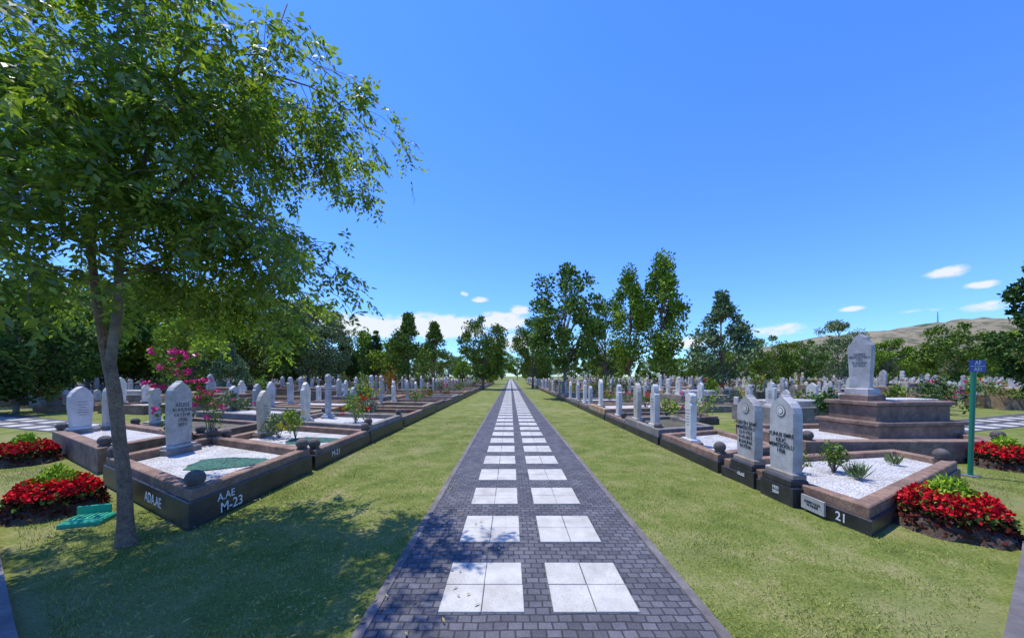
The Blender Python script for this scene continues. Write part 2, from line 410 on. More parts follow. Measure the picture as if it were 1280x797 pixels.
# right near plot
RX=3.45
q=[(3.62,3.47),(6.95,5.35),(6.95,6.25),(RX,5.55)]
plotR=plot_quad(q,.28,.15,M_brown,M_gravel,M_black,.16,zfill=.19,posts=False)
for (x,y,z) in ((6.85,5.47,.36),(3.56,5.85,.40),(3.56,8.3,.40),(3.56,10.8,.40)):
    mb=MB(); mb.sphere((0,0,0),.095,M_darkball); mb.box((0,0,-.09),(.13,.13,.04),M_darkball); mb.obj('stone_ball',(x,y,z),smooth=True)
def near_right(x,y,h,kind,txt,ftxt):
    e=MB(); 
    e.box((0,0,.12),(.26,.54,.24),M_black,bev=.015)
    e.box((-.02,0,.285),(.22,.48,.09),M_black,bev=.02)
    e.profile(prof_head(kind,.40,h),.12,M_marble2,(0,0,.33))
    e.box((-.01,0,.36),(.17,.46,.06),M_grey,bev=.01)
    o=e.obj('headstone',(x,y,0)); 
    text(txt,.070,(-.064,0,.33+h*.40),(-1,0),M_ink,o)
    text(ftxt,.055,(-.134,0,.14),(-1,0),M_white,o)
    mm=MB(); n=20
    for xx,rr,mt in ((-.066,.075,M_letter),(-.068,.066,M_marble),(-.070,.045,M_letter),(-.072,.036,M_marble)):
        mm.add([(xx,rr*math.cos(2*pi*k/n),.33+h*.80+rr*math.sin(2*pi*k/n)) for k in range(n)],[tuple(range(n))],mt)
    mm.obj('medallion',parent=o)
near_right(3.56,4.45,1.03,6,'YUNUS EMRE\nKILIÇ\nMEMİŞOĞLU\n1958','1932\n2004')
near_right(3.58,5.15,.99,6,'HÜSEYİN ŞAMİ\nMEMİŞOĞLU\n12-9-1933\n4-10-2012\nRUHUNA\nFATİHA','AİLESİ')
mb=MB(); mb.box((3.50,3.98,.115),(.02,.30,.16),M_marble2); o=mb.obj('name_plaque')
text('AHMET KAYA\nVE AİLESİ',.035,(3.488,3.98,.115),(-1,0),M_ink,o)
text('21',.13,(3.535,3.68,.09),(-1,-.0),M_white,plotR,'kerb_lettering')
c=5.7; i=0
while c<72:
    dpt=[2.3,2.4,2.2,2.5][i%4]
    xb=5.1 if c<8.2 else 6.9
    gp=.03 if i%2 else .18
    q=[warp(RX,c,1),warp(xb,c,1),warp(xb,c+dpt-gp,1),warp(RX,c+dpt-gp,1)]
    h=[.30,.36,.27,.40][i%4]
    plot_quad(q,h,.15,[M_brown,M_grey,M_brown,M_tan][i%4],M_gravel if i<1 else fills[(i*2)%5],M_black,.19,zfill=h-.09)
    ns=2 if i%3==1 else 1
    for k in range(ns):
        x,y=warp(RX+.2,c+dpt*(k+.5)/ns,1)
        head_obj(x,y,h-.1,random.uniform(.30,.38),random.uniform(.95,1.25),.12,random.choice([0,1,3,4,6]),random.choice(marbs+[M_grey]),M_brown,random.uniform(-.05,.05))
    if i>0 and random.random()<.75: shrub_spots.append((warp(5.2+random.random(),c+dpt*.5,1),h))
    c+=dpt; i+=1
q=[(5.45,6.35),(9.3,6.35),(10.3,8.9),(5.7,8.7)]
plot_quad(q,.40,.24,M_brown,M_gravel,zfill=.30,posts=True)
mo=MB(); yaw=.12
def mbx(cx,cy,z0,z1,lx,ly,m=M_brown,b=.02):
    ca,sa=math.cos(yaw),math.sin(yaw)
    mo.box((7.55+cx*ca-cy*sa,7.6+cx*sa+cy*ca,(z0+z1)/2),(lx,ly,z1-z0),m,yaw,bev=b)
mbx(.9,.0,.28,.58,2.1,1.2); mbx(.9,.0,.58,.66,2.2,1.3); mbx(.88,.0,.66,.99,1.82,.95); mbx(.88,.0,.99,1.07,1.94,1.07)
mbx(1.15,0,1.07,1.10,1.3,.6,M_gravel,.01)
mbx(.25,.0,1.07,1.20,.45,.56,M_brown); mbx(.25,0,1.20,1.34,.32,.46,M_marble2)
monu=mo.obj('sarcophagus_monument')
hm=MB(); hm.profile(prof_head(0,.43,1.20),.14,M_marble2,(0,0,0)); hm.sphere((0,0,1.23),.035,M_marble2)
ho=hm.obj('headstone',(7.78,7.63,1.34),.35); 
text('AHMET\nMEMİŞOĞLU\n1921\nRUHUNA\nFATİHA',.062,(-.074,0,.62),(-1,0),M_letter,ho)
def grave_proto(k):
    mb=MB(); sm=[M_brown,M_tan,M_grey,M_brown,M_tan,M_grey,M_brown,M_tan][k]
    L=[2.6,2.2,2.8,2.3,2.0,2.6,2.4,2.5][k];W=[1.9,1.2,2.2,1.2,1.7,2.0,1.0,1.5][k]; h=[.35,.55,.30,.75,.42,.6,.28,.9][k]
    q=[(-L/2,-W/2),(L/2,-W/2),(L/2,W/2),(-L/2,W/2)]
    mb.ring(q,inset(q,.16),0,h,h-.1,sm); mb.add([(x,y,h-.07) for x,y in inset(q,.16)],[(0,1,2,3)],[M_gravel,M_earth,M_earth,M_gravel,M_earth,M_gravel,M_earth,M_gravel][k])
    if k in(3,5,7): mb.box((.1,0,h+.05),(L*.7,W*.5,.3),[M_brown,M_tan,M_marble2][k%3],bev=.03)
    mt=[M_marble,M_cream,M_marble,M_marble2,M_marble2,M_marble,M_grey,M_marble][k]
    headstone(mb,(-L/2+.25,-W*.2 if W>1.6 else 0,h-.08),.36,[1.15,.85,1.2,1.0,1.25,.95,.9,1.1][k],.11,[0,1,6,3,4,1,5,4][k],mt,sm)
    if W>1.6: headstone(mb,(-L/2+.25,W*.25,h-.08),.32,.85,.10,[3,1,0,0,6,4][k],M_marble,sm)
    if k in (2,6): mb.box((L/2-.2,0,h+.12),(.08,.28,.5),mt,bev=.03)
    me_o=mb.obj('grave'); me=me_o.data; bpy.data.objects.remove(me_o); return me
protos=[grave_proto(k) for k in range(8)]
R2=random.Random(11)
for sx in (-1,1):
    x=12.3 if sx<0 else 9.6
    while x<78:
        c=(9.2 if sx<0 else 8.5)-min(3,(x-9)*.25)
        if sx>0 and x<12: c=10.5
        while c<75:
            dpt=2.2+R2.random()*.5
            xx,yy=warp(x,c,sx)
            okk=True
            if 10.5<abs(xx)<25:
                pl=9.1+(abs(xx)-11)*.338
                if pl-1.6<yy<pl+3.2: okk=False
            if okk and R2.random()<.88 and abs(xx)/yy<1.75:
                o=bpy.data.objects.new('grave',R2.choice(protos)); col.objects.link(o)
                o.location=(xx+R2.uniform(-.3,.3),yy,0); o.rotation_euler[2]=sx*slope(c)*.8+R2.uniform(-.03,.03)
                s=R2.uniform(.85,1.12); o.scale=(s,s*R2.uniform(.9,1.05),s*R2.uniform(.85,1.1))
            c+=dpt
        x+=3.6+R2.random()*.6

# ------------------------------------------------------------ trees
def tree_mesh(name,H,th,rx,rz,ncl,per,leaf,lm,bark,seed,shape='round',crr=.9,tr=.14):
    rg=np.random.default_rng(seed); rd=random.Random(seed)
    cz=th+(H-th)*.5; hz=(H-th)*.5
    cs=[];rs=[]
    for i in range(ncl):
        while True:
            p=rg.uniform(-1,1,3)
            if np.linalg.norm(p)<1: break
        p=p/np.linalg.norm(p)*np.linalg.norm(p)**.5
        z=p[2]
        if shape=='cone': f=max(.08,(1-z)/2)*1.1; px,py=p[0]*rx*f*1.1,p[1]*rx*f*1.1
        elif shape=='upright':
            f=(1 - .55*max(0,z)); px,py=p[0]*rx*f,p[1]*rx*f
        else: px,py=p[0]*rx,p[1]*rx
        cs.append((px,py,cz+z*hz)); r=crr*rd.uniform(.55,1.15)
        if shape=='cone': r*=.5+.6*(1-z)/2
        rs.append((r,r,r*(1.3 if shape=='upright' else .75)))
    cs=np.array(cs); rs=np.array(rs)
    mb=MB()
    n=7; bend=[(rd.uniform(-.02,.02)*H*(k/n),rd.uniform(-.02,.02)*H*(k/n)) for k in range(n)]
    pts=[(bend[k][0],bend[k][1],H*.88*k/(n-1)-.05) for k in range(n)]
    mb.tube(pts,[tr*(1.25 if k==0 else 1-k/(n-.3)) for k in range(n)],bark,8)
    for i in range(0,ncl,2 if ncl>50 else 1):
        c=cs[i]; z0=max(th*.75,c[2]-(.9 if shape!='upright' else 2.2)*math.hypot(c[0],c[1])-.4)
        u=z0/(H*.88)*(n-1); k=int(min(n-2,u)); fx=u-k
        s=Vector(pts[k]).lerp(Vector(pts[k+1]),fx); e=Vector(c)
        m=s.lerp(e,.5)+Vector((0,0,-.12*(e-s).length*(1 if shape=='upright' else -.6)))
        mb.tube([s,m,e],[tr*.32,tr*.2,.015],bark,5)
    tm=mb.obj(name); tme=tm.data; bpy.data.objects.remove(tm)
    b,d,s_,L,W=rand_leaves(cs,rs,per,leaf,rg,up=.3 if shape!='droop' else -1)
    lo=leaf_object(name,b,d,s_,L,W,lm,fold=.15); lme=lo.data; bpy.data.objects.remove(lo)
    return tme,lme
def place(name,ms,loc,s=1.0,rot=0,sxy=1.0):
    e=bpy.data.objects.new(name,None); col.objects.link(e); e.location=loc; e.rotation_euler[2]=rot; e.scale=(s*sxy,s*sxy,s)
    for nm,me in (('trunk',ms[0]),('foliage',ms[1])):
        o=bpy.data.objects.new(nm,me); col.objects.link(o); o.parent=e
    return e
T_round=tree_mesh('T',9.3,2.4,2.6,3,46,170,.25,L_mid,M_barkg,1,crr=.85)
T_round2=tree_mesh('T',8.6,1.8,2.7,3,46,150,.25,L_mid,M_barkg,2,crr=.85)
T_pop=tree_mesh('T',11.5,2.2,1.6,4,46,150,.26,L_bright,M_bark,3,'upright',.75)
T_con=tree_mesh('T',8.6,1.2,2.5,4,55,140,.24,L_mid,M_bark,4,'cone',.9)
T_con2=tree_mesh('T',7.2,1.2,2.4,3,60,140,.20,L_grey,M_bark,5,'cone',.85)
T_fir=tree_mesh('T',8.6,.8,2.3,4,60,150,.22,L_dark,M_bark,14,'cone',.85)
T_grey=tree_mesh('T',9.5,1.5,3.0,4,55,140,.24,L_grey,M_barkg,6,'droop',.9)
T_dark=tree_mesh('T',10,1.2,3.4,4,55,170,.30,L_dark,M_barkg,8,crr=1.15)
T_bright=tree_mesh('T',7.5,1.2,2.6,3,46,160,.26,L_bright,M_barkg,9,crr=.95)
T_midg=tree_mesh('T',9.0,1.4,3.2,4,55,160,.28,L_mid,M_barkg,10,crr=1.0)
P=lambda px,Y:((px-638)/430*Y)
def pt(name,ms,px,Y,top,H,rot=None,sxy=1.0):
    Ht=(470-top)/430*Y+EYE
    return place(name,ms,(P(px,Y),Y,0),Ht/H,rot if rot is not None else random.uniform(0,6.28),sxy)
pt('deciduous_tree',T_round,706,25,338,9.3,1.0,1.0)
pt('poplar_tree',T_pop,787,31,338,11.5,.3,.95)
pt('poplar_tree',T_pop,828,30,322,11.5,2.3,1.05)
pt('deciduous_tree',T_con2,903,23,366,7.2,.5,1.0)
pt('deciduous_tree',T_round2,757,44,378,8.6,.4,.9)
pt('deciduous_tree',T_round2,666,46,398,8.6,.9,.85)
pt('deciduous_tree',T_midg,604,42,393,9.0,1.2,.85)
pt('deciduous_tree',T_con,543,32,402,8.6)
pt('deciduous_tree',T_con,510,36,391,8.6,None,1.1)
pt('conifer_tree',T_fir,470,44,412,8.6)
pt('deciduous_tree',T_bright,487,38,424,7.5)
pt('deciduous_tree',T_grey,385,34,374,9.5)
pt('deciduous_tree',T_grey,404,38,384,9.5)
pt('deciduous_tree',T_bright,258,27,380,7.5)
pt('deciduous_tree',T_midg,330,30,368,9)
pt('deciduous_tree',T_midg,300,34,362,9.0)
pt('deciduous_tree',T_bright,205,30,352,7.5)
pt('conifer_tree',T_con2,288,22,430,7.2)
pt('conifer_tree',T_fir,430,46,414,8.6)
pt('deciduous_tree',T_bright,452,50,416,7.5)
for px,Y,top,ms,H in ((20,15,352,T_dark,10),(70,20,345,T_midg,9),(120,24,350,T_bright,7.5),(165,26,345,T_midg,9),(-20,22,300,T_midg,9),(355,42,375,T_dark,10),(230,38,350,T_dark,10),(-60,13,340,T_dark,10)):
    pt('deciduous_tree',ms,px,Y,top,H)
pt('deciduous_tree',T_bright,240,22,395,7.5,None,.9)
pt('deciduous_tree',T_midg,965,42,418,9)
pt('deciduous_tree',T_grey,1048,40,400,9.5,None,.9)
pt('deciduous_tree',T_midg,1195,36,402,9.0)
pt('deciduous_tree',T_midg,1008,60,424,9)
pt('conifer_tree',T_fir,1300,13,300,8.6,None,.8)
pt('deciduous_tree',T_bright,1262,40,415,7.5)
pt('deciduous_tree',T_bright,1110,50,425,7.5)
belt=bpy.data.objects.new('distant_trees',None); col.objects.link(belt)
R3=random.Random(5)
allT=[(T_round,9.3),(T_midg,9),(T_bright,7.5),(T_grey,9.5),(T_bright,7.5),(T_con,8.6),(T_round2,8.6)]
for px in range(-120,1420,15):
    Y=R3.uniform(62,120); ppx=px+R3.uniform(-6,6)
    if 615<ppx<660: Y=R3.uniform(150,190)
    top=R3.uniform(432,450) if ppx>400 else R3.uniform(395,440)
    ms,H=R3.choice(allT); Ht=(470-top)/430*Y+EYE; s=Ht/H
    X=P(ppx,Y)
    for nm,me in (('trunk',ms[0]),('foliage',ms[1])):
        o=bpy.data.objects.new(nm,me); col.objects.link(o); o.parent=belt; o.location=(X,Y,-.6*s); o.scale=(s*1.15,s*1.15,s); o.rotation_euler[2]=R3.uniform(0,6.28)
for Y in (58,78,100,130):
    for sx in (-1,1):
        x=sx*R3.uniform(4.6,6.6)+.2
        place('deciduous_tree',R3.choice([T_round,T_midg,T_round2]),(x,Y+R3.uniform(-3,3),0),R3.uniform(.65,.85),R3.uniform(0,6),.8)
# ---- near ash tree
def near_tree():
    rd=random.Random(21)
    e=bpy.data.objects.new('ash_tree',None); col.objects.link(e)
    mb=MB(); rach=[]
    V=Vector
    trunk=[V((-3.66,3.28,-.05)),V((-3.67,3.28,.06)),V((-3.67,3.28,.25)),V((-3.69,3.29,.6)),V((-3.74,3.29,1.0)),V((-3.79,3.3,1.4)),V((-3.85,3.3,1.74))]
    mb.tube(trunk,[.10,.072,.058,.052,.049,.051,.047],M_bark,14)
    A=[trunk[-1]-V((0,0,.10)),V((-3.90,3.30,1.9)),V((-3.99,3.32,2.3)),V((-4.10,3.35,2.95)),V((-4.10,3.5,3.8)),V((-4.2,3.6,4.8)),V((-4.0,3.7,6.2))]
    C=[trunk[-1]-V((0,0,.12)),V((-3.80,3.29,1.92)),V((-3.74,3.28,2.25)),V((-3.73,3.28,2.9)),V((-3.6,3.35,3.6)),V((-3.3,3.4,4.6)),V((-3.1,3.5,6.1))]
    D=[C[3],V((-3.45,3.4,3.3)),V((-2.95,3.55,4.0)),V((-2.55,3.6,4.9)),V((-2.4,3.7,5.6))]
    mb.tube(A,[.038,.035,.032,.029,.024,.016,.007],M_bark,10); mb.tube(C,[.040,.037,.034,.030,.024,.016,.007],M_barkg,10); mb.tube(D,[.022,.02,.016,.011,.006],M_barkg,7)
    def samp(P_,u):
        u=u*(len(P_)-1); k=int(min(u,len(P_)-2)); return P_[k].lerp(P_[k+1],u-k)
    def curve(s,d,L,droop,n=5,wig=.1):
        pts=[s]; d=d.normalized(); st=L/n
        for k in range(n):
            d=(d+Vector((rd.uniform(-wig,wig),rd.uniform(-wig,wig),rd.uniform(-wig,wig)-droop*(k+1)/n))).normalized()
            pts.append(pts[-1]+d*st)
        return pts
    def leaves(P_,u0,n):
        for k in range(n):
            u=u0+(1-u0)*(k+rd.random())/n; p=samp(P_,min(1,u)); t=(samp(P_,min(1,u+.05))-samp(P_,max(0,u-.1)))
            if t.length<1e-5: t=Vector((0,0,-1))
            t.normalize(); o=Vector((rd.gauss(0,1),rd.gauss(0,1),rd.gauss(0,.6)))
            rach.append((p,(t*.5+o.normalized()*.9+Vector((0,0,-.35))).normalized()))
    def limb(s,d,L,droop=.30,nsec=8):
        lat=curve(s,d,L,droop); mb.tube(lat,[.012,.010,.008,.006,.004,.003],M_bark,5)
        for j in range(nsec):
            s2=samp(lat,.12+.88*(j+rd.random())/nsec)
            t=(lat[-1]-lat[0]).normalized()
            d2=t*.7+Vector((rd.gauss(0,.7),rd.gauss(0,.7),rd.gauss(.05,.4)))
            sec=curve(s2,d2,rd.uniform(.3,.68),.42,4); mb.tube(sec,[.005,.004,.003,.003,.002],M_barkg,3)
            leaves(sec,.1,5)
            for k in range(2):
                s3=samp(sec,.4+.6*rd.random()); d3=(sec[-1]-sec[0]).normalized()*.6+Vector((rd.gauss(0,.6),rd.gauss(0,.6),rd.gauss(-.1,.4)))
                tw=curve(s3,d3,rd.uniform(.18,.4),.5,3); leaves(tw,.1,4)
    nl=58
    for i in range(nl):
        src=[A,C,D,C,A,D][i%6]; u=.36+.62*rd.random() if src is not D else .1+.9*rd.random()
        s=samp(src,u); zz=s.z
        az=i*2.399+rd.uniform(-.4,.4)
        L=rd.uniform(1.0,1.8)*(1.0 if zz<4.8 else .85)
        d=Vector((math.cos(az),math.sin(az),rd.uniform(.15,.7)))
        if d.x>.3 and d.y<-.2: L*=.55
        elif d.y<-.3: L*=.7
        if src is D and d.x>.3: L*=.75
        limb(s,d,L)
    # low drooping limbs on the path side
    for u,d,L in ((.40,(1,.15,.75),1.7),(.46,(1,.35,.6),1.9),(.5,(1,-.05,.55),1.75),(.55,(1,.6,.5),1.9),(.43,(.5,1,.5),1.5),(.58,(1,.2,.3),1.6)):
        limb(samp(C,u),Vector(d),L,.42,8)
    mb.obj('trunk',parent=e,smooth=True)
    rp=np.array([tuple(a) for a,b in rach]); rdn=np.array([tuple(b) for a,b in rach]); n=len(rp)
    rg=np.random.default_rng(3)
    nl=8; side=unit(np.cross(rdn,np.array([0,0,1.0])+rg.normal(size=(n,3))*.35))
    bases=[];drs=[];sds=[];Ls=[]
    RL=.19*(.7+.6*rg.random(n))
    for k in range(nl):
        u=.3+.7*(k//2)/(nl//2)
        sg=1 if k%2 else -1
        if k==nl-1: dd=rdn; u=1.0
        else: dd=unit(rdn*.55+side*sg*.85+np.array([0,0,-.35])+rg.normal(size=(n,3))*.18)
        b=rp+rdn*(RL*u)[:,None]+np.array([0,0,-1.0])*(RL*u*u*.35)[:,None]
        bases.append(b); drs.append(dd); nrm=unit(np.cross(rdn,side)+rg.normal(size=(n,3))*.35); sds.append(unit(np.cross(dd,nrm))); Ls.append(.072*(.7+.55*rg.random(n)))
    b=np.concatenate(bases);d=np.concatenate(drs);s_=np.concatenate(sds);L=np.concatenate(Ls)
    leaf_object('foliage',b,d,s_,L,L*.44,L_near,parent=e,fold=.12)
near_tree()
rg=np.random.default_rng(77); n=700
X=rg.normal(-2.6,1.3,n); Y=2.0+rg.random(n)*3.2; k=(X>-4.6)&(X<-.1)&(Y>2.25+.63*(np.abs(X)-3.05))&((X>-3.3)|(Y<3.5))
X=X[k];Y=Y[k];n=len(X); dr=unit(np.stack([rg.normal(size=n),rg.normal(size=n),rg.normal(0,.2,n)],1)); sd_=unit(np.cross(dr,np.array([0,0,1.0])+rg.normal(0,.3,(n,3))))
leaf_object('fallen_leaves',np.stack([X,Y,np.full(n,.034)],1),dr,sd_,np.full(n,.045)*(.5+.8*rg.random(n)),np.full(n,.016),L_litter)
# ------------------------------------------------------------ flower beds
def bed(x,y,r,seed):
    rg=np.random.default_rng(seed)
    e=bpy.data.objects.new('flower_bed',None); col.objects.link(e); e.location=(x,y,0)
    mb=MB(); n=28; vs=[];F=[]
    prof=[(1.15,-.01),(1.06,.05),(.96,.11),(.8,.15),(.4,.19),(0.01,.20)]
    for rr,z in prof:
        for k in range(n):
            a=2*pi*k/n; w=1+.04*math.sin(5*a+seed)+.025*rg.normal(); vs.append((r*rr*w*math.cos(a),r*rr*w*math.sin(a),z+.014*rg.normal()))
    for i in range(len(prof)-1):
        for k in range(n): F.append((i*n+k,i*n+(k+1)%n,(i+1)*n+(k+1)%n,(i+1)*n+k))
    mb.add(vs,F,M_soil); mb.obj('soil_mound',parent=e)
    def scatter(nm,num,r0,r1,z0,z1,mat,size,asp=.8):
        a=rg.random(num)*2*pi; rr=np.sqrt(r0*r0+(r1*r1-r0*r0)*rg.random(num))*r
        edge=np.clip((r*r1-rr)/(.25*r),0,1)
        lumpy=.5+.5*np.sin(a*9+rr*30)*np.sin(rr*38+a*4)
        z=z0+(z1-z0)*(rg.random(num)**.5)*(.35+.65*edge)*(.8+.3*lumpy)+.08*(1-rr/r)
        base=np.stack([rr*np.cos(a),rr*np.sin(a),z],1)
        dr=unit(rg.normal(size=(num,3))+np.array([0,0,.5])); sd=unit(np.cross(dr,rg.normal(size=(num,3))))
        L=size*(.6+.8*rg.random(num)); leaf_object(nm,base,dr,sd,L,L*asp,mat,parent=e,fold=.15)
    scatter('leaves',1800,.3,.97,.10,.28,L_maroon,.055)
    scatter('green_leaves',600,.3,.97,.12,.34,L_mid,.045)
    scatter('red_flowers',1900,.34,.95,.20,.36,L_red,.038)
    scatter('lime_plants',1000,.0,.46,.26,.46,L_lime,.045,.5)
    scatter('skirt',450,.9,1.08,.03,.12,L_maroon,.05)
bed(-5.38,4.08,.37,1); bed(-8.95,6.35,.40,2); bed(4.62,3.62,.40,3); bed(8.70,6.05,.40,4)
mb=MB(); mb.box((0,0,.03),(.34,.24,.06),M_lid,bev=.02); mb.box((0,0,.066),(.26,.17,.014),M_lid,bev=.006)
for k in range(5): mb.box((-.10+.05*k,0,.078),(.012,.13,.012),M_lid)
mb.box((-.02,.13,.09),(.28,.02,.13),M_lid,bev=.008)
mb.obj('irrigation_valve_box',(-4.62,3.76,0),.35)
mb=MB(); mb.tube([(0,0,-.02),(0.03,0,.9),(.06,0,1.75)],[.03,.03,.03],M_greenpaint,12); mb.box((0,0,.01),(.16,.16,.03),M_steel)
sp=mb.obj('signpost',(7.35,5.5,0)); mb=MB(); mb.box((.07,-.035,1.76),(.26,.012,.19),M_bluesign,bev=0); mb.box((.07,-.042,1.76),(.24,.004,.006),M_white)
mb.obj('sign_plate',parent=sp)
text('AF',.09,(.07,-.043,1.81),(0,-1),M_white,sp,'sign_lettering')
text('AE1',.08,(.07,-.043,1.71),(0,-1),M_white,sp,'sign_lettering')
# ------------------------------------------------------------ small plants
def plant(name,x,y,z,r,h,mat,n,leaf,seed,asp=.5,stems=True,blossom=None,nb=0):
    rg=np.random.default_rng(seed)
    e=bpy.data.objects.new(name,None); col.objects.link(e); e.location=(x,y,z)
    k=7; cs=np.stack([rg.normal(0,r*.45,k),rg.normal(0,r*.45,k),h*(.3+.6*rg.random(k))],1); rs=np.tile([[r*.5,r*.5,h*.28]],(k,1))
    b,d,s_,L,W=rand_leaves(cs,rs,max(4,n//k),leaf,rg,.3,asp); leaf_object('foliage',b,d,s_,L,W,mat,parent=e,fold=.15)
    mb=MB()
    for c_ in cs: mb.tube([(0,0,-.03),(c_[0]*.6,c_[1]*.6,c_[2]*.6),tuple(c_)],[.012,.008,.004],M_barkg,4)
    mb.obj('stems',parent=e)
    if blossom:
        cb=np.stack([rg.normal(0,r*.7,nb),rg.normal(0,r*.7,nb),h*(.35+.65*rg.random(nb))],1)
        b,d,s_,L,W=rand_leaves(cb,np.full((nb,3),.035),16,.05,rg,.2,.9); leaf_object('blossoms',b,d,s_,L,W,blossom,parent=e,fold=.2)
def tuft(name,x,y,z,r,h,n,seed,mat=L_grey):
    rg=np.random.default_rng(seed); a=rg.random(n)*2*pi; 
    base=np.stack([rg.normal(0,r*.15,n),rg.normal(0,r*.15,n),np.zeros(n)],1)
    dr=unit(np.stack([np.cos(a)*rg.random(n)*r,np.sin(a)*rg.random(n)*r,np.full(n,h)],1)); sd=unit(np.cross(dr,rg.normal(size=(n,3))))
    L=h*(.6+.5*rg.random(n)); o=leaf_object(name,base,dr,sd,L,np.full(n,.022),mat); o.location=(x,y,z)
plant('rose_bush',4.75,5.05,.2,.22,.46,L_mid,500,.05,1)
tuft('iris_plant',4.75,4.72,.2,.28,.28,90,2); tuft('iris_plant',6.1,5.45,.2,.18,.22,60,3)
plant('rose_bush',4.2,5.0,.2,.15,.3,L_mid,250,.04,31)
plant('hollyhock',-6.45,6.55,.35,.26,1.75,L_mid,500,.07,5,.6,True,L_pink,30)
plant('hollyhock',-6.05,6.9,.35,.18,1.2,L_mid,300,.06,6,.6,True,L_pink,10)
plant('rose_bush',-4.75,7.6,.25,.3,.55,L_bright,500,.06,7)
plant('rose_bush',-5.6,13.5,.3,.5,1.0,L_bright,700,.08,8,.6,True,L_yellow,20)
for i,((x,y),h) in enumerate(shrub_spots):
    if y<60: plant('rose_bush',x,y,h-.12,.3+.2*random.random(),.4+.5*random.random(),random.choice([L_mid,L_bright,L_grey,L_mid]),380,.07,40+i,.6,True,random.choice([None,L_pink,L_red,L_yellow,None]),8)
for i in range(60):
    sx=R3.choice([-1,1]); x,y=warp(R3.uniform(8,34),R3.uniform(7,40),sx)
    plant('shrub',x,y,.25,R3.uniform(.3,.7),R3.uniform(.6,1.6),R3.choice([L_mid,L_bright,L_grey,L_dark,L_orange if i%9==0 else L_mid]),420,.11,100+i,.6,True,R3.choice([None,None,L_pink,L_red]),8)
plant('shrub',P(492,24),24,0,.9,2.2,L_orange,700,.12,300)
# ------------------------------------------------------------ grass blades
def grass():
    rg=np.random.default_rng(12); NB=420000
    X=rg.uniform(-10,10,NB); Y=1.6+12*rg.random(NB)**1.9
    ax=np.abs(X); 
    strip=((X>-3.31)&(X<PC-PH-.06))|((X>PC+PH+.06)&(X<3.40))
    flank=(ax>3.2)&(Y<3.5+.55*(ax-3.4))&(Y>2.25+.63*(ax-3.05))
    near=(ax<3.4)&strip&(Y>2.25+.63*np.maximum(-9,(ax-3.05)))
    k=(near|flank)
    for (bx,by,br) in ((-5.38,4.08,.42),(-8.95,6.35,.45),(4.62,3.62,.45),(8.7,6.05,.45),(-4.62,3.76,.2)):
        k&=((X-bx)**2+(Y-by)**2)>br*br
    X=X[k];Y=Y[k]
    den=.5+.5*np.sin(X*3.1+np.sin(Y*2.3)*2)*np.sin(Y*2.7+np.sin(X*1.9)*2)
    k=rg.random(len(X))<.5+.5*den; X=X[k];Y=Y[k];den=den[k];n=len(X)
    base=np.stack([X,Y,np.zeros(n)],1); dr=unit(np.stack([rg.normal(0,.65,n),rg.normal(0,.65,n),np.ones(n)],1))
    sd=unit(np.cross(dr,rg.normal(size=(n,3))))
    L=(.014+.022*rg.random(n))*(.6+.7*den)
    leaf_object('grass',base,dr,sd,L,np.full(n,.005),L_grass)
grass()
# ------------------------------------------------------------ hill + mast
def hill():
    m,nt,out=new_mat('hill_scrub'); p_=geo_pos(nt); b=N(nt,'ShaderNodeBsdfPrincipled'); b.inputs['Roughness'].default_value=1
    c=ramp(nt,noise(nt,p_,.012,6,.7),[(.35,(.12,.13,.06)),(.5,(.23,.19,.11)),(.7,(.31,.24,.15))])
    d=ramp(nt,noise(nt,p_,.05,4,.7),[(.47,(1,1,1)),(.6,(.35,.45,.3))]); c=mixc(nt,1.0,c,d,'MULTIPLY')
    nt.links.new(c,b.inputs['Base Color']); nt.links.new(b.outputs[0],out.inputs[0])
    D=900; mb=MB(); nx,ny=90,24; vs=[]
    def hh(px):
        pts=[(860,447),(940,436),(1000,424),(1060,416),(1120,411),(1160,404),(1200,398),(1235,404),(1270,412),(1400,420),(1600,430)]
        for (a,ya),(b_,yb) in zip(pts[:-1],pts[1:]):
            if a<=px<=b_: return (470-(ya+(yb-ya)*(px-a)/(b_-a)))/430*D
        return 0
    for j in range(ny):
        v=j/(ny-1)
        for i in range(nx):
            px=860+740*i/(nx-1); X=P(px,D); f=math.sin(min(1,v*1.25)*pi/2)
            z=(hh(px)*f if v<=.8 else hh(px)*(1-(v-.8)*3))*1.0+ (random.uniform(-3,3)*f)
            edge=min(1,i/6); vs.append((X,D-320+400*v,max(-2,z*edge) if 0<j else -2))
    mb.add(vs,[(j*nx+i,j*nx+i+1,(j+1)*nx+i+1,(j+1)*nx+i) for j in range(ny-1) for i in range(nx-1)],m)
    mb.obj('hill',smooth=True)
    mb=MB(); x=P(1172,D); 
    for dx,dy in ((-1.6,-1.6),(1.6,-1.6),(0,1.6)): mb.tube([(dx,dy,0),(dx*.2,dy*.2,42)],[.5,.3],M_steel,5)
    for k in range(7): mb.box((0,0,5+k*5.5),(3.2-.35*k,3.2-.35*k,.5),M_steel)
    mb.obj('radio_mast',(x,D,128))
hill()
